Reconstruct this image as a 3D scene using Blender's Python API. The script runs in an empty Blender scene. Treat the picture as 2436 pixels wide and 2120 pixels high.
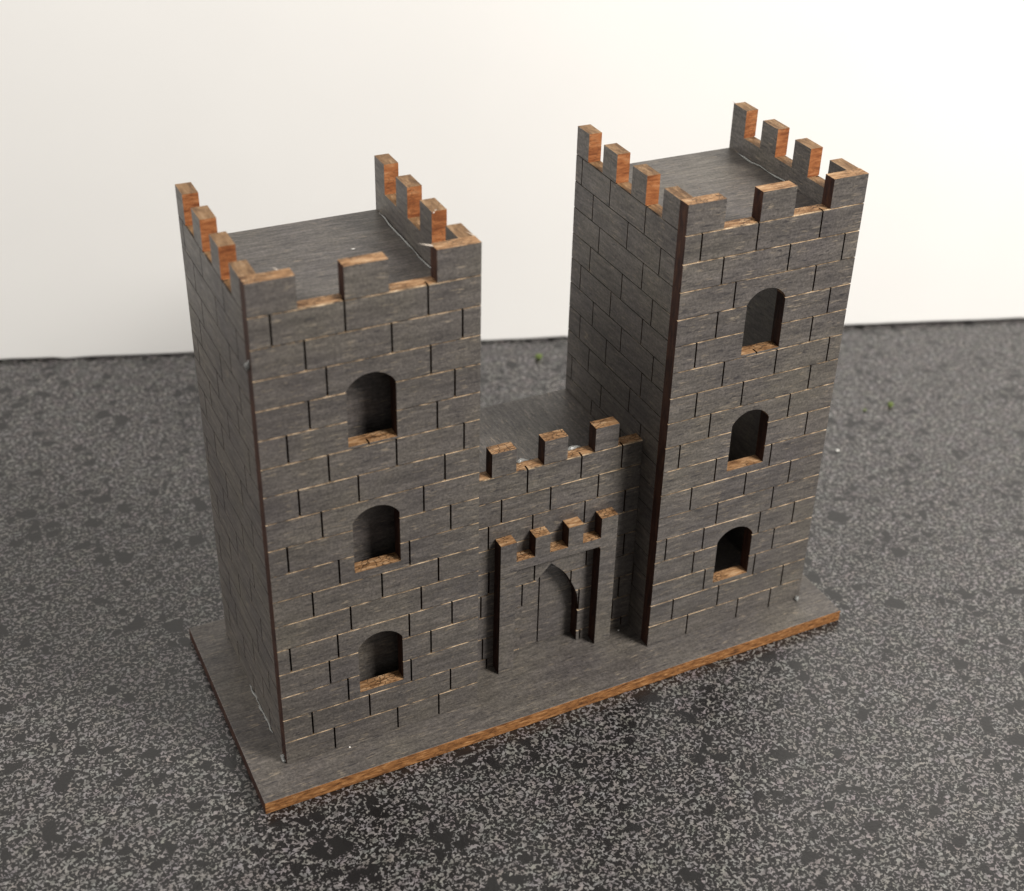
import bpy, bmesh, math, random
from mathutils import Vector, Matrix
random.seed(7)
S = 0.109                      # one castle height = 109 mm; every length below is in castle heights
TB = 0.0276                    # thickness of the base board
sc = bpy.context.scene
COL = sc.collection


def P(x, y, z):
    """castle units (base-board top is z=0) -> metres above the counter"""
    return Vector((x * S, y * S, (z + TB) * S))


# ------------------------------------------------------------------ materials
def nt(name):
    m = bpy.data.materials.new(name)
    m.use_nodes = True
    t = m.node_tree
    t.nodes.clear()
    out = t.nodes.new('ShaderNodeOutputMaterial')
    b = t.nodes.new('ShaderNodeBsdfPrincipled')
    t.links.new(b.outputs[0], out.inputs[0])
    return m, t, b


def N(t, kind, **kw):
    n = t.nodes.new(kind)
    for k, v in kw.items():
        if k.startswith('_'):
            setattr(n, k[1:], v)
        else:
            n.inputs[k.replace('__', ' ')].default_value = v
    return n


def ramp(t, src, stops, interp='LINEAR'):
    r = t.nodes.new('ShaderNodeValToRGB')
    r.color_ramp.interpolation = interp
    e = r.color_ramp.elements
    while len(e) < len(stops):
        e.new(0.5)
    for el, (p, c) in zip(e, stops):
        el.position = p
        el.color = (c, c, c, 1) if not isinstance(c, tuple) else c + (1,)
    t.links.new(src, r.inputs[0])
    return r


def mixc(t, fac, a, b, mode='MIX'):
    m = t.nodes.new('ShaderNodeMix')
    m.data_type = 'RGBA'
    m.blend_type = mode
    for sock, v in ((0, fac), (6, a), (7, b)):
        if isinstance(v, (int, float)):
            m.inputs[sock].default_value = v
        elif isinstance(v, tuple):
            m.inputs[sock].default_value = v + (1,)
        else:
            t.links.new(v, m.inputs[sock])
    return m.outputs[2]


def math_(t, op, a, b=0.0, c=0.0):
    m = t.nodes.new('ShaderNodeMath')
    m.operation = op
    for i, v in enumerate((a, b, c)):
        if isinstance(v, (int, float)):
            m.inputs[i].default_value = v
        else:
            t.links.new(v, m.inputs[i])
    return m.outputs[0]


def coords(t, scale, rnd=True):
    """object coordinates, stretched, with a different offset on every object"""
    tc = t.nodes.new('ShaderNodeTexCoord')
    src = tc.outputs['Object']
    if rnd:
        oi = t.nodes.new('ShaderNodeObjectInfo')
        mul = t.nodes.new('ShaderNodeVectorMath')
        mul.operation = 'SCALE'
        mul.inputs[0].default_value = (0.9, 1.7, 1.3)
        t.links.new(oi.outputs['Random'], mul.inputs['Scale'])
        add = t.nodes.new('ShaderNodeVectorMath')
        add.operation = 'ADD'
        t.links.new(src, add.inputs[0])
        t.links.new(mul.outputs[0], add.inputs[1])
        src = add.outputs[0]
    mp = t.nodes.new('ShaderNodeMapping')
    mp.inputs['Scale'].default_value = scale
    t.links.new(src, mp.inputs[0])
    return mp.outputs[0]


def noise(t, vec, scale, detail=3.0, rough=0.55, dist=0.0):
    n = N(t, 'ShaderNodeTexNoise', Scale=scale, Detail=detail, Roughness=rough, Distortion=dist)
    t.links.new(vec, n.inputs['Vector'])
    return n.outputs[0]


def stained(name, axis):
    """grey-stained birch ply, grain running along one axis"""
    m, t, b = nt(name)
    st = [1.0, 1.0, 1.0]
    st[axis] = 0.13
    v = coords(t, tuple(st))
    st2 = [1.0, 1.0, 1.0]
    st2[axis] = 0.16
    v2 = coords(t, tuple(st2))
    v0 = coords(t, (1, 1, 1))
    broad = noise(t, v0, 60, 4, .6)
    st3 = [1.0, 1.0, 1.0]
    st3[axis] = 0.035
    v3 = coords(t, tuple(st3))
    tone = noise(t, v, 1350, 5, .68)
    band = noise(t, v3, 330, 3, .6)
    base = ramp(t, broad, [(.3, (.065, .057, .054)), (.5, (.081, .071, .063)), (.72, (.092, .081, .067))])
    tone_r = ramp(t, tone, [(.30, .66), (.5, 1.0), (.70, 1.36)])
    band_r = ramp(t, band, [(.3, .84), (.7, 1.16)])
    c = mixc(t, 1.0, base.outputs[0], tone_r.outputs[0], 'MULTIPLY')
    c = mixc(t, 1.0, c, band_r.outputs[0], 'MULTIPLY')
    fine = noise(t, v0, 1900, 4, .7)
    c = mixc(t, 1.0, c, ramp(t, fine, [(.32, .62), (.5, 1.0), (.68, 1.45)]).outputs[0], 'MULTIPLY')
    # short pale fibres where the stain rubbed thin
    fib = noise(t, v, 2500, 2, .6)
    where = noise(t, v0, 300, 3, .6)
    fm = math_(t, 'MULTIPLY', ramp(t, fib, [(.58, 0.0), (.68, 1.0)]).outputs[0], ramp(t, where, [(.40, 0.0), (.66, .62)]).outputs[0])
    c = mixc(t, fm, c, (.29, .235, .17))
    # dark pores and stain specks
    pore = noise(t, v2, 2300, 2, .6)
    pm = math_(t, 'MULTIPLY', ramp(t, pore, [(.30, 1.0), (.40, 0.0)]).outputs[0], .8)
    c = mixc(t, pm, c, (.022, .020, .022))
    t.links.new(c, b.inputs['Base Color'])
    rr = ramp(t, tone, [(.3, .55), (.7, .40)])
    t.links.new(rr.outputs[0], b.inputs['Roughness'])
    b.inputs['Specular IOR Level'].default_value = .5
    bp = N(t, 'ShaderNodeBump', Strength=.35, Distance=.00012)
    t.links.new(tone, bp.inputs['Height'])
    t.links.new(bp.outputs[0], b.inputs['Normal'])
    return m


def cutwood(name, axis, scorch=0.5, layer=None, pal=None, fibre=900):
    """laser-cut edge: toasted tan and orange fibres with charred streaks"""
    m, t, b = nt(name)
    st = [1.0, 1.0, 1.0]
    st[axis] = 0.22
    v = coords(t, tuple(st))
    v0 = coords(t, (1, 1, 1))
    n1 = noise(t, v, fibre, 4, .65, .4)
    col = ramp(t, n1, list(zip((.30, .44, .56, .72), pal)))
    c = col.outputs[0]
    if layer:
        wv = N(t, 'ShaderNodeTexWave', Scale=layer, Distortion=3.0, Detail=2.0)
        wv.inputs['Detail Scale'].default_value = 1.5
        wv.bands_direction = 'Z'
        t.links.new(v0, wv.inputs['Vector'])
        c = mixc(t, .5, c, ramp(t, wv.outputs[1], [(.1, .35), (.7, 1.1)]).outputs[0], 'MULTIPLY')
    big = noise(t, v0, 160, 3, .6)
    # charred crackle lines
    vo = N(t, 'ShaderNodeTexVoronoi', Scale=1700.0)
    vo.feature = 'DISTANCE_TO_EDGE'
    vv = coords(t, tuple(.45 if i == axis else 1.0 for i in range(3)))
    t.links.new(vv, vo.inputs['Vector'])
    crack = ramp(t, vo.outputs['Distance'], [(.03, 1.0), (.11, 0.0)])
    cm = math_(t, 'MULTIPLY', crack.outputs[0], ramp(t, big, [(.42, 0.0), (.56, scorch)]).outputs[0])
    c = mixc(t, cm, c, (.018, .009, .005))
    t.links.new(c, b.inputs['Base Color'])
    b.inputs['Roughness'].default_value = .6
    b.inputs['Specular IOR Level'].default_value = .25
    bp = N(t, 'ShaderNodeBump', Strength=.5, Distance=.00015)
    t.links.new(n1, bp.inputs['Height'])
    t.links.new(bp.outputs[0], b.inputs['Normal'])
    return m


def groove(name, light):
    """engraved brick joint: fresh wood, stain or char, with lit or shaded tone in the colour"""
    m, t, b = nt(name)
    v0 = coords(t, (1, 1, 1))
    n1 = noise(t, v0, 420, 3, .65)
    n2 = noise(t, v0, 110, 3, .6)
    f = math_(t, 'ADD', math_(t, 'MULTIPLY', n1, .6), math_(t, 'MULTIPLY', n2, .4))
    if light == 2:
        c = ramp(t, f, [(.40, (.03, .027, .024)), (.56, (.07, .06, .05)), (.66, (.22, .18, .13))])
    elif light:
        c = ramp(t, f, [(.41, (.070, .060, .053)), (.48, (.24, .17, .105)), (.57, (.54, .41, .27)), (.68, (.74, .62, .46))])
    else:
        c = ramp(t, f, [(.35, (.012, .008, .006)), (.65, (.05, .026, .014))])
    t.links.new(c.outputs[0], b.inputs['Base Color'])
    b.inputs['Roughness'].default_value = .8
    b.inputs['Specular IOR Level'].default_value = .1
    return m


FACE_X, FACE_Y = stained('grey_stained_ply_grain_x', 0), stained('grey_stained_ply_grain_y', 1)
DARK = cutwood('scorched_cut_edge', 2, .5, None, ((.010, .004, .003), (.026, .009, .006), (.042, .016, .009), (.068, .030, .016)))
TAN = cutwood('tan_cut_edge', 0, .85, None, ((.08, .036, .015), (.22, .115, .050), (.34, .195, .095), (.50, .34, .20)), 1300)
ORANGE = cutwood('orange_cut_edge', 0, .3, None, ((.045, .018, .008), (.165, .070, .023), (.27, .120, .040), (.45, .25, .11)), 1700)
CUT_Y = cutwood('brown_cut_edge', 1, .45, None, ((.07, .036, .016), (.16, .088, .040), (.23, .135, .066), (.32, .21, .12)))
LAYER = cutwood('layered_cut_edge', 0, .35, 1300.0, ((.14, .042, .014), (.25, .085, .028), (.33, .125, .044), (.42, .20, .09)))
PALE, CHAR_SHADE, DIM = groove('pale_engraved_joint', 1), groove('charred_shaded_joint', 0), groove('stained_engraved_joint', 2)  # lit lips coloured pale, shaded upright joints coloured dark along with their char


def counter_mat():
    m, t, b = nt('speckled_laminate')
    tc = t.nodes.new('ShaderNodeTexCoord')
    o = tc.outputs['Object']
    # worm-shaped pale flakes
    n1 = noise(t, o, 1280, 1.2, .5, .7)
    n2 = noise(t, o, 2500, 1.0, .5, .4)
    f = math_(t, 'ADD', math_(t, 'MULTIPLY', n1, .72), math_(t, 'MULTIPLY', n2, .28))
    flake = ramp(t, f, [(.502, 0.0), (.562, 1.0)])
    # plain dark chips with no flakes on them
    wob = noise(t, o, 420, 2, .5)
    sc_ = t.nodes.new('ShaderNodeVectorMath'); sc_.operation = 'MULTIPLY_ADD'
    cx = t.nodes.new('ShaderNodeCombineXYZ')
    t.links.new(wob, cx.inputs[0]); t.links.new(n1, cx.inputs[1])
    t.links.new(cx.outputs[0], sc_.inputs[0]); sc_.inputs[1].default_value = (.0022, .0022, 0); t.links.new(o, sc_.inputs[2])
    chip = 0.0
    for scale, share, edge in ((225.0, .11, .10), (390.0, .09, .07)):
        vo = N(t, 'ShaderNodeTexVoronoi', Scale=scale, Randomness=1.0)
        ve = N(t, 'ShaderNodeTexVoronoi', Scale=scale, Randomness=1.0)
        ve.feature = 'DISTANCE_TO_EDGE'
        for v_ in (vo, ve): t.links.new(sc_.outputs[0], v_.inputs['Vector'])
        sep = t.nodes.new('ShaderNodeSeparateColor'); t.links.new(vo.outputs['Color'], sep.inputs[0])
        pick = math_(t, 'LESS_THAN', sep.outputs[0], share)
        near = ramp(t, ve.outputs['Distance'], [(edge, 0.0), (edge + .05, 1.0)])
        chip = math_(t, 'MAXIMUM', chip, math_(t, 'MULTIPLY', pick, near.outputs[0]))
    fl = math_(t, 'MULTIPLY', flake.outputs[0], math_(t, 'SUBTRACT', 1.0, chip))
    # density and tint drift a little across the sheet
    drift = noise(t, o, 90, 3, .6)
    tint = N(t, 'ShaderNodeTexNoise', Scale=300.0, Detail=1.0)
    t.links.new(o, tint.inputs['Vector'])
    amp = ramp(t, noise(t, o, 700, 1, .5), [(.3, .45), (.65, 1.0)])
    fl = math_(t, 'MULTIPLY', fl, amp.outputs[0])
    pale = mixc(t, .04, (.170, .156, .148), tint.outputs[1])
    dark = ramp(t, drift, [(.35, (.0055, .0045, .0047)), (.65, (.0085, .0078, .0074))])
    c = mixc(t, fl, dark.outputs[0], pale)
    t.links.new(c, b.inputs['Base Color'])
    b.inputs['Roughness'].default_value = .29
    b.inputs['Specular IOR Level'].default_value = .62
    bp = N(t, 'ShaderNodeBump', Strength=.25, Distance=.0002)
    t.links.new(noise(t, o, 1200, 2, .6), bp.inputs['Height'])
    t.links.new(bp.outputs[0], b.inputs['Normal'])
    return m


def plain(name, col, rough=.5, spec=.3, **kw):
    m, t, b = nt(name)
    tc = t.nodes.new('ShaderNodeTexCoord')
    n = noise(t, tc.outputs['Object'], kw.get('scale', 800), 3, .6)
    lo = tuple(x * kw.get('lo', .85) for x in col)
    r = ramp(t, n, [(.3, lo), (.7, col)])
    t.links.new(r.outputs[0], b.inputs['Base Color'])
    b.inputs['Roughness'].default_value = rough
    b.inputs['Specular IOR Level'].default_value = spec
    if 'trans' in kw:
        b.inputs['Transmission Weight'].default_value = kw['trans']
        b.inputs['IOR'].default_value = 1.45
    return m


BOARD = plain('white_board_paint', (.80, .785, .755), .55, .25, lo=.97, scale=14)
GLUE = plain('dried_clear_glue', (.42, .42, .40), .22, .6, trans=.55)
CHIPWOOD = plain('fresh_pale_splinter', (.74, .64, .54), .7, .2)
GREEN = plain('green_crumb', (.13, .17, .05), .7, .2, lo=.6)
WHITE = plain('white_crumb', (.75, .73, .68), .7, .2)


# ------------------------------------------------------------------ objects
def link(name, me, mats, parent=None):
    o = bpy.data.objects.new(name, me)
    for m in mats:
        me.materials.append(m)
    COL.objects.link(o)
    if parent is not None:
        o.parent = parent
        o.matrix_parent_inverse = parent_world(parent).inverted()
    return o


def parent_world(p):
    m = p.matrix_basis.copy()
    if p.parent is not None:
        m = parent_world(p.parent) @ p.matrix_parent_inverse @ m
    return m


def empty(name, loc, parent=None):
    o = bpy.data.objects.new(name, None)
    o.empty_display_size = .01
    COL.objects.link(o)
    if parent is not None:
        o.parent = parent
        o.matrix_parent_inverse = parent_world(parent).inverted()
    o.location = loc
    return o


def tag(o, label, cat, group=None, kind=None):
    if kind: o['kind'] = kind
    if label: o['label'] = label
    if cat: o['category'] = cat
    if group: o['group'] = group


def merge(vals, eps=1e-5):
    vals = sorted(vals)
    out = [vals[0]]
    for v in vals[1:]:
        if v - out[-1] > eps:
            out.append(v)
    return out


def panel_mesh(name, a0, a1, b0, b1, T, put, rows, joints, notches=(), windows=(), gw=.0034, gh=.0022, g1=.0030, g2=.013, split_edges=True):
    """A laser-cut sheet on a grid: a runs along it, b up it, c into it. rows = heights of the engraved courses; joints = (a, b_low, b_high);
    notches = (a_lo, a_hi, b_lo, b_hi) cut away; windows = (a_lo, a_hi, b_sill, b_spring, rise) round-headed openings.
    Slots: 0 stained face, 1 cut edge, 2 pale joint (lit lip), 3 dark joint (char and shade)."""
    h = gw / 2
    A, B = [a0, a1], [b0, b1]
    for r in rows: B += [r - gh / 2, r + gh / 2]
    for (a, lo, hi) in joints: A += [a - h, a + h]
    for (lo, hi, l2, h2) in notches: A += [lo, hi]; B += [l2, h2]
    NW = 14
    for (lo, hi, sill, spr, rise) in windows:
        A += [lo + (hi - lo) * i / NW for i in range(NW + 1)]
        B += [sill, spr]
    A = [x for x in merge(A, 4e-5) if a0 - 1e-6 <= x <= a1 + 1e-6]
    B = [x for x in merge(B, 4e-5) if b0 - 1e-6 <= x <= b1 + 1e-6]

    def kind(a, b):
        for (lo, hi, l2, h2) in notches:
            if lo < a < hi and l2 < b < h2: return 'hole'
        for (lo, hi, sill, spr, rise) in windows:
            if lo < a < hi and sill < b < spr: return 'hole'
        for (x, lo, hi) in joints:
            if abs(a - x) < h and lo < b < hi: return 'v'
        for r in rows:
            if abs(b - r) < gh / 2: return 'h'
        return 'face'
    K = [[kind((A[i] + A[i + 1]) / 2, (B[j] + B[j + 1]) / 2) for j in range(len(B) - 1)] for i in range(len(A) - 1)]
    DEP = {'face': 0.0, 'h': g1, 'v': g2, 'hole': T}
    LV = [0.0, g1, g2, T]

    def warp(a, b):
        for (lo, hi, sill, spr, rise) in windows:
            if abs(b - spr) < 1e-5 and lo - 1e-6 <= a <= hi + 1e-6:
                hw = (hi - lo) / 2
                R = (hw * hw + rise * rise) / (2 * rise)
                x = a - (lo + hi) / 2
                return b + math.sqrt(max(R * R - x * x, 0)) - (R - rise)
        return b
    bm = bmesh.new()
    vd = {}

    def vert(i, j, c):
        k = (i, j, round(c * 1e6))
        if k not in vd:
            vd[k] = bm.verts.new(put(A[i], warp(A[i], B[j]), c))
        return vd[k]

    def face(vs, mi):
        try:
            f = bm.faces.new(vs)
            f.material_index = mi
        except ValueError:
            pass
    nA, nB = len(A) - 1, len(B) - 1
    at = lambda i, j: K[i][j] if 0 <= i < nA and 0 <= j < nB else 'hole'
    for i in range(nA):
        for j in range(nB):
            k = K[i][j]
            if k == 'hole': continue
            d = DEP[k]
            face([vert(i, j, d), vert(i + 1, j, d), vert(i + 1, j + 1, d), vert(i, j + 1, d)], {'face': 0, 'h': 2, 'v': 3}[k])
            face([vert(i, j, T), vert(i, j + 1, T), vert(i + 1, j + 1, T), vert(i + 1, j, T)], 0)
    for i in range(nA + 1):                      # walls across a
        for j in range(nB):
            l, r = at(i - 1, j), at(i, j)
            dl, dr = DEP[l], DEP[r]
            if dl == dr: continue
            lo, hi = min(dl, dr), max(dl, dr)
            deep = l if dl > dr else r
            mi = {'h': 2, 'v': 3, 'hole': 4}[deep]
            for q in range(3):
                if LV[q] >= lo - 1e-9 and LV[q + 1] <= hi + 1e-9:
                    vs = [vert(i, j, LV[q]), vert(i, j, LV[q + 1]), vert(i, j + 1, LV[q + 1]), vert(i, j + 1, LV[q])]
                    face(vs, mi)
    for i in range(nA):                          # walls across b
        for j in range(nB + 1):
            l, r = at(i, j - 1), at(i, j)
            dl, dr = DEP[l], DEP[r]
            if dl == dr: continue
            lo, hi = min(dl, dr), max(dl, dr)
            deep = l if dl > dr else r
            mi = {'h': 2, 'v': 3, 'hole': 1}[deep]
            for q in range(3):
                if LV[q] >= lo - 1e-9 and LV[q + 1] <= hi + 1e-9:
                    face([vert(i, j, LV[q]), vert(i + 1, j, LV[q]), vert(i + 1, j, LV[q + 1]), vert(i, j, LV[q + 1])], mi)
    bmesh.ops.recalc_face_normals(bm, faces=bm.faces[:])
    me = bpy.data.meshes.new(name)
    bm.to_mesh(me)
    bm.free()
    return me


def box_mesh(name, x0, x1, y0, y1, z0, z1, bevel=.0012, cut_sides=True):
    bm = bmesh.new()
    bmesh.ops.create_cube(bm, size=1)
    for v in bm.verts:
        v.co = P(x0 if v.co.x < 0 else x1, y0 if v.co.y < 0 else y1, z0 if v.co.z < 0 else z1)
    for f in bm.faces:
        f.material_index = 0 if abs(f.normal.z) > .5 or not cut_sides else (2 if abs(f.normal.x) > .5 else 1)
    if bevel:
        bmesh.ops.bevel(bm, geom=bm.edges[:], offset=bevel * S, segments=2, profile=.5, affect='EDGES', material=-1)
    me = bpy.data.meshes.new(name)
    bm.to_mesh(me)
    bm.free()
    return me


def prism_mesh(name, outline, holes_unused, put, T):
    """outline (a, b) -> sheet of thickness T; slot 0 the faces, slot 1 the cut edge"""
    bm = bmesh.new()
    fr = [bm.verts.new(put(a, b, 0)) for a, b in outline]
    bk = [bm.verts.new(put(a, b, T)) for a, b in outline]
    f = bm.faces.new(fr); f.material_index = 0
    f = bm.faces.new(bk[::-1]); f.material_index = 0
    n = len(outline)
    for i in range(n):
        f = bm.faces.new([fr[i], fr[(i + 1) % n], bk[(i + 1) % n], bk[i]])
        f.material_index = 1 if abs(outline[i][0] - outline[(i + 1) % n][0]) > abs(outline[i][1] - outline[(i + 1) % n][1]) else 2
    bmesh.ops.recalc_face_normals(bm, faces=bm.faces[:])
    me = bpy.data.meshes.new(name)
    bm.to_mesh(me)
    bm.free()
    return me


def bead_mesh(name, pts, r, jitter=.5, seg=7, seed=0):
    """lumpy little tube of glue"""
    rng = random.Random(seed)
    bm = bmesh.new()
    rings = []
    n = len(pts)
    for i, p in enumerate(pts):
        d = (pts[min(i + 1, n - 1)] - pts[max(i - 1, 0)]).normalized()
        u = d.cross(Vector((0.3, .2, 1))).normalized()
        w = d.cross(u)
        rr = r * (1 + jitter * (rng.random() * 2 - 1)) * (.25 if i in (0, n - 1) else 1)
        rings.append([bm.verts.new(p + (u * math.cos(a) + w * math.sin(a)) * rr) for a in [2 * math.pi * k / seg for k in range(seg)]])
    for a, b in zip(rings, rings[1:]):
        for k in range(seg):
            bm.faces.new([a[k], a[(k + 1) % seg], b[(k + 1) % seg], b[k]])
    bm.faces.new(rings[0][::-1]); bm.faces.new(rings[-1])
    for f in bm.faces: f.smooth = True
    bmesh.ops.recalc_face_normals(bm, faces=bm.faces[:])
    me = bpy.data.meshes.new(name)
    bm.to_mesh(me)
    bm.free()
    return me


def crumb_mesh(name, r, sq=(1, 1, .7), seed=0):
    rng = random.Random(seed)
    bm = bmesh.new()
    bmesh.ops.create_icosphere(bm, subdivisions=2, radius=1)
    for v in bm.verts:
        k = r * (.75 + .5 * rng.random())
        v.co = Vector((v.co.x * sq[0], v.co.y * sq[1], v.co.z * sq[2])) * k
    lo = min(v.co.z for v in bm.verts)
    for v in bm.verts: v.co.z -= lo
    me = bpy.data.meshes.new(name)
    bm.to_mesh(me)
    bm.free()
    return me


# ------------------------------------------------------------------ measured layout of the castle
W, D_, T = .388, .410, .0275            # tower width, depth, ply thickness
X2, Z0, PITCH = .778, .0535, .0555      # right tower's left edge; first course; course height
ROW = [Z0 + k * PITCH for k in range(17)]          # ROW[16] = bottom of the crenels
FRONT = {16: (.0345, .154, .2945), 15: (.086, .231, .355), 14: (.1187, .298), 13: (.0863, .341), 12: (.0464, .3085), 11: (.1135, .2335, .358),
         10: (.059, .1635, .322), 9: (.0958, .2815), 8: (.0325, .3325), 7: (.1215, .253), 6: (.0705, .199, .308), 5: (.138, .2736),
         4: (.0226, .1112, .249, .3345), 3: (.093, .2915), 2: (.126, .2507), 1: (.0541, .166, .331), 0: (.0945, .221, .306)}
SIDE = {16: (.138, .271, .384), 15: (.077, .197, .334), 14: (.133, .3025), 13: (.090, .205, .334), 12: (.1195, .243, .369), 11: (.0705, .194, .310),
        10: (.107, .2486, .3607), 9: (.146, .316), 8: (.0958, .258, .3869), 7: (.1706, .294), 6: (.1205, .2242, .352), 5: (.1519, .2849),
        4: (.1009, .241, .375), 3: (.1384, .3237), 2: (.0795, .1796, .2955), 1: (.131, .2554, .3611), 0: (.100, .206, .312)}
TOPZ, NOTCH = 1.0, ROW[16]
WIN = [(.1495, .236, .6690, .7770, .0262), (.1495, .236, .4040, .5110, .0262), (.1485, .235, .1215, .2270, .0262)]


def joints_of(tab, off=0.0):
    out = []
    for k, xs in tab.items():
        for x in xs:
            lo = ROW[k - 1] if k > 0 else 0.0
            out.append((x + off, lo, ROW[k]))
    return out


castle = empty('toy_castle', P(0, 0, -TB))
tag(castle, 'dark grey stained wooden model castle with two square towers, standing on the speckled counter', 'model castle')

base = link('base_board', box_mesh('base_board', -.0665, 1.2245, -.0756, .454, -TB, 0.0, .0016), [FACE_X, ORANGE, DARK], castle)


def tower(x0, zroof, yback, zback, seed):
    """front sheet, two side sheets butted behind it, a sunken roof; the back is open but for an added panel"""
    root = empty('tower', P(x0, 0, 0), castle)
    rows = ROW[:]
    rng = random.Random(seed)
    # front: cut-outs between three merlons
    nt_ = [(.0787, .1553, NOTCH, 2), (.2286, .3108, NOTCH, 2)]
    fm = panel_mesh('front_wall', 0, W, 0.0008, TOPZ, T, lambda a, b, c: P(x0 + a, c, b), rows, joints_of(FRONT) + [(.185, ROW[11], .669)], nt_, WIN)
    link('front_wall', fm, [FACE_X, TAN, PALE, CHAR_SHADE, DARK], root)
    # sides: four merlons
    sn = [(.0825, .1415, NOTCH, 2), (.194, .2515, NOTCH, 2), (.3045, .3620, NOTCH, 2)]
    for flip in (False, True):
        if not flip:
            put = lambda a, b, c: P(x0 + c, a, b)
        else:
            put = lambda a, b, c: P(x0 + W - c, a, b)
        sm = panel_mesh('side_wall', T + .0002, D_, 0.0008, TOPZ - .001, T, put, rows, joints_of(SIDE), sn, (), gw=.0028, gh=.0020, g1=.0026, g2=.010)
        link('side_wall', sm, [FACE_Y, CUT_Y, DIM, CHAR_SHADE, LAYER], root)
    link('roof', box_mesh('roof', x0 + T + .0006, x0 + W - T - .0006, T + .0006, D_ - .002, zroof - T, zroof, .0006), [FACE_X, TAN, TAN], root)
    if yback: link('window_backing', box_mesh('window_backing', x0 + T + .0006, x0 + W - T - .0006, yback - T, yback, .0008, zback, .0006, False), [FACE_X, TAN, TAN], root)
    return root


tl = tower(0.0, .8945, .088, .8945 - T - .0006, 1)  # inner panel set close behind the windows so they look lighter inside
tr = tower(X2, .905, D_ - .003, .30, 2)  # low unseen panel added at the back to darken the lowest window

# glue that squeezed out of the joints
def along(p, q, n, wob, seed):
    rng = random.Random(seed)
    return [p.lerp(q, i / (n - 1)) + Vector(((rng.random() - .5) * wob, (rng.random() - .5) * wob, (rng.random() - .5) * wob)) for i in range(n)]


def glue(parent, p, q, r, n=14, wob=.0006, seed=0):
    return link('glue_bead', bead_mesh('glue_bead', along(p, q, n, wob, seed), r, .55, 7, seed), [GLUE], parent)


glue(tl, P(-.001, .235, .003), P(-.001, .085, .003), .00024, 15, .0004, 3)
glue(tl, P(-.003, .028, .002), P(-.002, .004, .003), .0007, 6, .0004, 4)
glue(tl, P(-.001, .014, .865), P(-.0015, .018, .845), .0006, 6, .0006, 9)
glue(tl, P(W - T - .004, .385, .8965), P(W - T - .003, .10, .8965), .00015, 11, .0004, 5)
glue(tr, P(X2 + W - T - .006, .37, .907), P(X2 + W - T - .004, .16, .907), .0002, 9, .0007, 6)
glue(tr, P(X2 + W - .012, -.003, .002), P(X2 + W - .003, -.002, .003), .0006, 6, .0006, 8)

glue(tr, P(X2 + W - T - .004, .20, .215), P(X2 + W - T - .010, .30, .150), .00035, 7, .0003, 21)

# pale splinters the laser left on the merlon corners
def splinter(parent, x, y, z, dx, dy, dz, th=.0022):
    bm = bmesh.new()
    p = P(x, y, z); d = Vector((dx, dy, dz)) * S
    s = Vector((0, 1, 0)) * th * S; u = Vector((0, 0, 1)) * th * S * .6
    a = [bm.verts.new(p + s), bm.verts.new(p - s), bm.verts.new(p - u), bm.verts.new(p + d)]
    for f in ((0, 1, 3), (1, 2, 3), (2, 0, 3), (0, 2, 1)): bm.faces.new([a[i] for i in f])
    bmesh.ops.recalc_face_normals(bm, faces=bm.faces[:])
    me = bpy.data.meshes.new('splinter')
    bm.to_mesh(me); bm.free()
    link('splinter', me, [CHIPWOOD], parent)


splinter(tl, .316, .016, .999, -.026, .012, .004, .004)
splinter(tl, .060, .0285, 1.0, -.006, .006, .003, .003)
splinter(tl, .3875, .030, .999, -.010, .012, .005, .003)
splinter(tl, W - T + .002, .302, .998, .004, .012, -.020, .002)
splinter(tl, W - T + .002, .140, .998, .010, .008, .002, .003)
splinter(tr, X2 + .030, .085, .998, -.006, .007, .005, .003)
splinter(tr, X2 + .002, .408, .998, -.004, -.016, .002, .003)
splinter(tr, X2 + W - T + .004, .408, .998, -.006, .006, .006, .003)
splinter(tr, X2 + .060, .056, .998, -.006, .006, .005, .003)

# ---- the gatehouse between the towers, set back three sheets deep
GY = .082
gate = empty('gatehouse', P(W, GY, 0), castle)
GROW = [.4690 - i * PITCH for i in range(9)]
gj = {0: (.526, .6418, .7319), 1: (.4725, .5772, .6821), 2: (.4458, .5402, .6548, .7457), 3: (.416, .503, .610, .722), 4: (.448, .548, .665, .752),
      5: (.4315, .5218, .6318, .719), 6: (.4118, .6528, .7474), 7: (.436, .528, .648, .735), 8: (.4455, .56, .66, .7593)}
gjoint = []
for i, xs in gj.items():
    for x in xs:
        gjoint.append((x, GROW[i + 1] if i + 1 < 9 else 0.0, GROW[i]))
notch_g = [(-1, .4515, .469, 2), (.5015, .5606, .469, 2), (.6100, .6701, .469, 2), (.7212, 2, .469, 2)]
gm = panel_mesh('gate_wall', W + .0006, X2 - .0006, 0.0008, .5225, T, lambda a, b, c: P(a, GY + c, b), GROW, gjoint, notch_g)
gw_ = link('gate_wall', gm, [FACE_X, TAN, PALE, CHAR_SHADE, DARK], gate)
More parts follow.
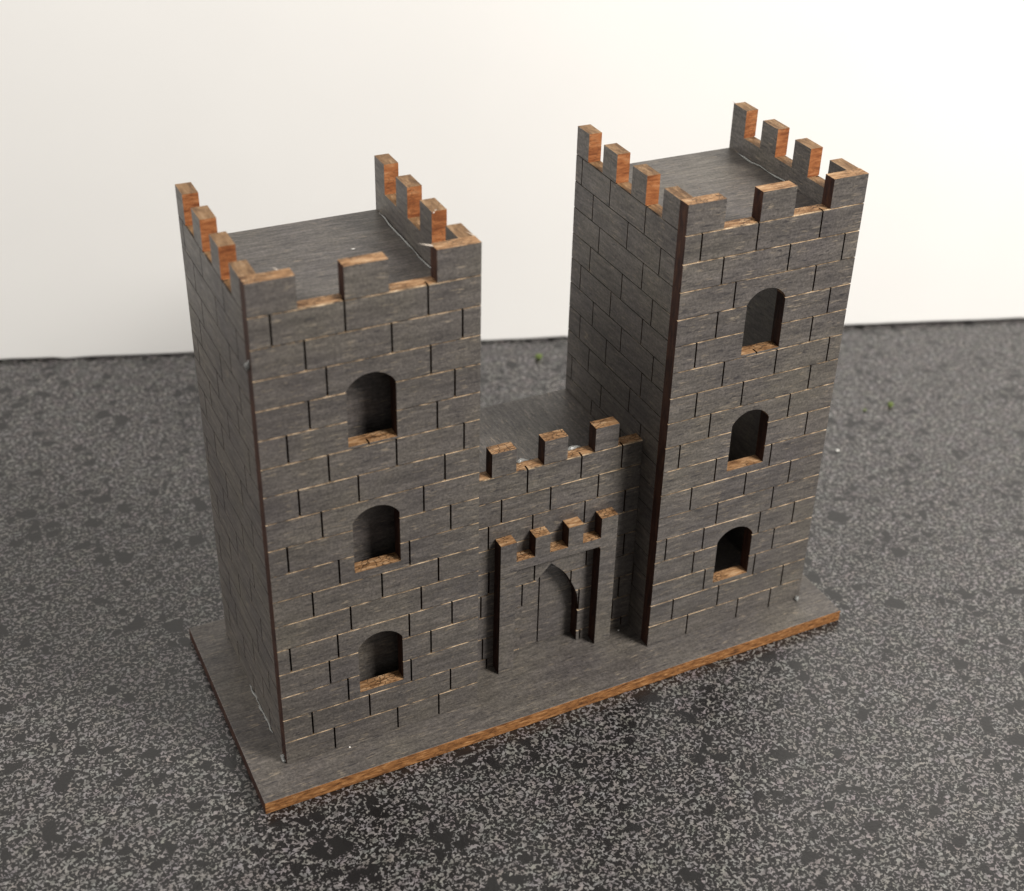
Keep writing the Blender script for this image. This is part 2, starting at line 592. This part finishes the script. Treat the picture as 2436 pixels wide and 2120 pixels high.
# pointed arch cut through it
ARC, AHW, ASP, AAP = .5856, .0664, .085, .2285
def arch_side(n=6):
    ctrl = [(.0664, .05), (.0664, .07), (.0656, .0963), (.0625, .1250), (.0500, .1570), (.0300, .1935), (.0, .2262), (-.03, .26)]
    pts = []
    for i in range(1, len(ctrl) - 2):
        p0, p1, p2, p3 = [Vector(c) for c in ctrl[i - 1:i + 3]]
        for k in range(n):
            u = k / n
            q = .5 * (2 * p1 + (p2 - p0) * u + (2 * p0 - 5 * p1 + 4 * p2 - p3) * u * u + (3 * p1 - p0 - 3 * p2 + p3) * u ** 3)
            pts.append((q.x, q.y))
    pts.append((0.0, .2262))
    return pts
rs = arch_side()
outline = [(ARC + AHW, -.02)] + [(ARC + x, z) for x, z in rs] + [(ARC - x, z) for x, z in rs[-2::-1]] + [(ARC - AHW, -.02)]
cut = link('cutter', prism_mesh('cutter', outline, None, lambda a, b, c: P(a, GY - .01 + c, b), T + .02), [FACE_X, TAN, PALE, CHAR_SHADE, DARK])
for p in cut.data.polygons: p.material_index = 4
mod = gw_.modifiers.new('arch', 'BOOLEAN')
mod.operation = 'DIFFERENCE'; mod.object = cut; mod.solver = 'EXACT'
dg = bpy.context.evaluated_depsgraph_get()
new = bpy.data.meshes.new_from_object(gw_.evaluated_get(dg))
gw_.modifiers.clear()
gw_.data = new
bpy.data.objects.remove(cut)
# door behind the arch: two leaves scored down the middle
dm = panel_mesh('door', .498, .678, .0008, .262, T, lambda a, b, c: P(a, GY + T + .0004 + c, b), [], [(.5745, 0, .262)], (), (), gw=.0032)
link('door', dm, [FACE_X, TAN, PALE, CHAR_SHADE, DARK], gate)
# battlemented door frame on the face of the gate wall
FO0, FO1, FI0, FI1 = .4598, .7167, .4931, .6807
fo = [(FO0, .0008), (FI0, .0008), (FI0, .250)]
for i in range(1, 5): fo.append((FI0 + .007 * (1 - math.cos(i * math.pi / 8)), .250 + .007 * math.sin(i * math.pi / 8)))
for i in range(0, 4): fo.append((FI1 - .004 * (1 - math.sin((4 - i) * math.pi / 8)) * 1.0, .257 - .004 * (1 - math.cos((4 - i) * math.pi / 8)) if False else .257 - .001 * i))
fo += [(FI1, .252), (FI1, .0008), (FO1, .0008), (FO1, .3255), (.680, .3255), (.680, .2785), (.6392, .2785), (.6392, .3255), (.6064, .3255), (.6064, .2785),
       (.5664, .2785), (.5664, .3240), (.5341, .3240), (.5341, .2785), (.4936, .2785), (.4936, .3255), (FO0, .3255)]
link('door_frame', prism_mesh('door_frame', fo, None, lambda a, b, c: P(a, GY - T - .0003 + c, b), T), [FACE_X, TAN, DARK], gate)
link('roof', box_mesh('roof', W + .001, X2 - .001, GY + T + .0006, D_ - .002, .407 - T, .407, .0006), [FACE_Y, TAN, TAN], gate)
glue(gate, P(.515, GY + T + .003, .470), P(.545, GY + T + .004, .469), .0004, 6, .0004, 12)
glue(gate, P(.62, GY + T + .003, .470), P(.655, GY + T + .004, .469), .0004, 6, .0004, 13)

# ------------------------------------------------------------------ counter, board behind, crumbs
def sheet(name, x0, x1, y0, y1, z0, z1, mats, bevel):
    o = link(name, box_mesh(name, x0, x1, y0, y1, z0, z1, bevel, False), mats)
    return o


counter = sheet('countertop', -5.5, 8.0, -3.2, 5.0, -TB - .32, -TB, [counter_mat()], .02)
tag(counter, 'black countertop with pale grey flecks', 'countertop', kind='structure')

# white board standing on the counter behind the castle, its lower edge a little ragged
bd = Vector((.9493, -.3143, 0)); bn = Vector((.3143, .9493, 0))
L0, L1, BH, BT = -3.2, 5.4, 2.9, .055
o0 = Vector((0, 1.7075, 0))
rng = random.Random(5)
bm = bmesh.new()
nseg = 240
prev = None
zb = .004
front_b, front_e, front_t, back_b, back_t = [], [], [], [], []
for i in range(nseg + 1):
    s = L0 + (L1 - L0) * i / nseg
    zb += (rng.random() - .5) * .0022
    zb = min(max(zb, .0022), .0065)
    if i % 40 == 7: zb = 0.0
    q = o0 + bd * s
    z = -TB + zb
    front_b.append(bm.verts.new(P(*(q + bn * .004).to_tuple()[:2], z)))
    front_e.append(bm.verts.new(P(q.x, q.y, z + .006)))
    front_t.append(bm.verts.new(P(q.x, q.y, BH)))
    qb = q + bn * BT
    back_b.append(bm.verts.new(P(qb.x, qb.y, z)))
    back_t.append(bm.verts.new(P(qb.x, qb.y, BH)))
for i in range(nseg):
    for a, b in ((front_b, front_e), (front_e, front_t), (front_t, back_t), (back_t, back_b), (back_b, front_b)):
        bm.faces.new([a[i], a[i + 1], b[i + 1], b[i]])
for i in (0, nseg):
    bm.faces.new([front_b[i], front_e[i], front_t[i], back_t[i], back_b[i]])
bmesh.ops.recalc_face_normals(bm, faces=bm.faces[:])
me = bpy.data.meshes.new('white_board')
bm.to_mesh(me); bm.free()
board = link('white_board', me, [BOARD])
tag(board, 'large plain white board standing upright on the counter behind the castle', 'board')

def crumb(name, x, y, r, mat, label, seed, sq=(1, 1, .8), z=-TB):
    o = link(name, crumb_mesh(name, r * S, sq, seed), [mat])
    o.location = P(x, y, z + .0003)
    tag(o, label, 'crumb')


crumb('crumb', 1.9033, .5991, .0085, GREEN, 'small round green crumb on the counter right of the castle', 1)
crumb('crumb', 1.8239, .6104, .0045, GREEN, 'tiny dark green crumb just left of the round green crumb', 2, (1.3, .8, .5))
crumb('crumb', 1.1295, 1.2188, .0095, GREEN, 'blurred green crumb near the white board, seen between the towers', 3, (1, 1, .8))
crumb('crumb', 1.6324, .4764, .0042, WHITE, 'tiny white crumb on the counter close to the right tower', 4, (1.2, .8, .6))
crumb('crumb', .262, .262, .0020, WHITE, 'white fleck lying on the flat roof of the left tower', 5, (1.6, .6, .4), .8945)
crumb('crumb', .119, -.0095, .0019, WHITE, 'white fleck on the base board at the foot of the left tower', 6, (1, 1, .6), 0)
crumb('crumb', .7475, .070, .0019, WHITE, 'white fleck in the corner between gate wall and right tower', 7, (1, 1, .6), 0)

# ------------------------------------------------------------------ light
w = bpy.data.worlds.new('World')
sc.world = w
w.use_nodes = True
bg = w.node_tree.nodes['Background']
bg.inputs[0].default_value = (1.0, .975, .95, 1)
bg.inputs[1].default_value = .30


def area(name, loc, target, size, power, col):
    l = bpy.data.lights.new(name, 'AREA')
    l.shape = 'DISK'; l.size = size * S; l.energy = power; l.color = col
    o = bpy.data.objects.new(name, l)
    COL.objects.link(o)
    o.location = P(*loc)
    o.rotation_euler = (P(*target) - P(*loc)).to_track_quat('-Z', 'Y').to_euler()
    return o


area('left_fill', (-6.0, 1.0, 5.0), (.4, .2, .4), 4.5, 4.4, (1.0, .975, .94))  # soft fill added at the left to lift the left-facing walls
area('ceiling_lamp', (3.5, -3.9, 4.4), (.7, .4, .45), 2.2, 8.0, (1.0, .972, .935))

# ------------------------------------------------------------------ camera (solved from the photograph's own corners)
cam = bpy.data.cameras.new('Camera')
co = bpy.data.objects.new('Camera', cam)
COL.objects.link(co)
R = ((0.8854105, -0.46274248, 0.04379084), (-0.21264591, -0.48703984, -0.84709735), (0.41331581, 0.74071694, -0.52963048))
m = Matrix.Identity(4)
for i in range(3):
    m[i][0] = R[0][i]; m[i][1] = -R[1][i]; m[i][2] = -R[2][i]
m.translation = P(-0.46729, -1.8637953, 1.9628048)
co.matrix_world = m
cam.sensor_fit = 'HORIZONTAL'
cam.sensor_width = 36
cam.lens = 3329.184 / 2436 * 36
cam.shift_x = (1218 - 1364.616) / 2436
cam.shift_y = (982.917 - 1060) / 2436
cam.clip_start = .005
cam.clip_end = 20
cam.dof.use_dof = True
cam.dof.focus_distance = 2.66 * S
cam.dof.aperture_fstop = 20
sc.camera = co

sc.view_settings.view_transform = 'Standard'
sc.view_settings.look = 'None'
sc.view_settings.exposure = 0
sc.view_settings.gamma = 1
sc.view_settings.use_curve_mapping = False
sc.cycles.use_denoising = True
sc.cycles.max_bounces = 8
sc.render.engine = 'CYCLES'
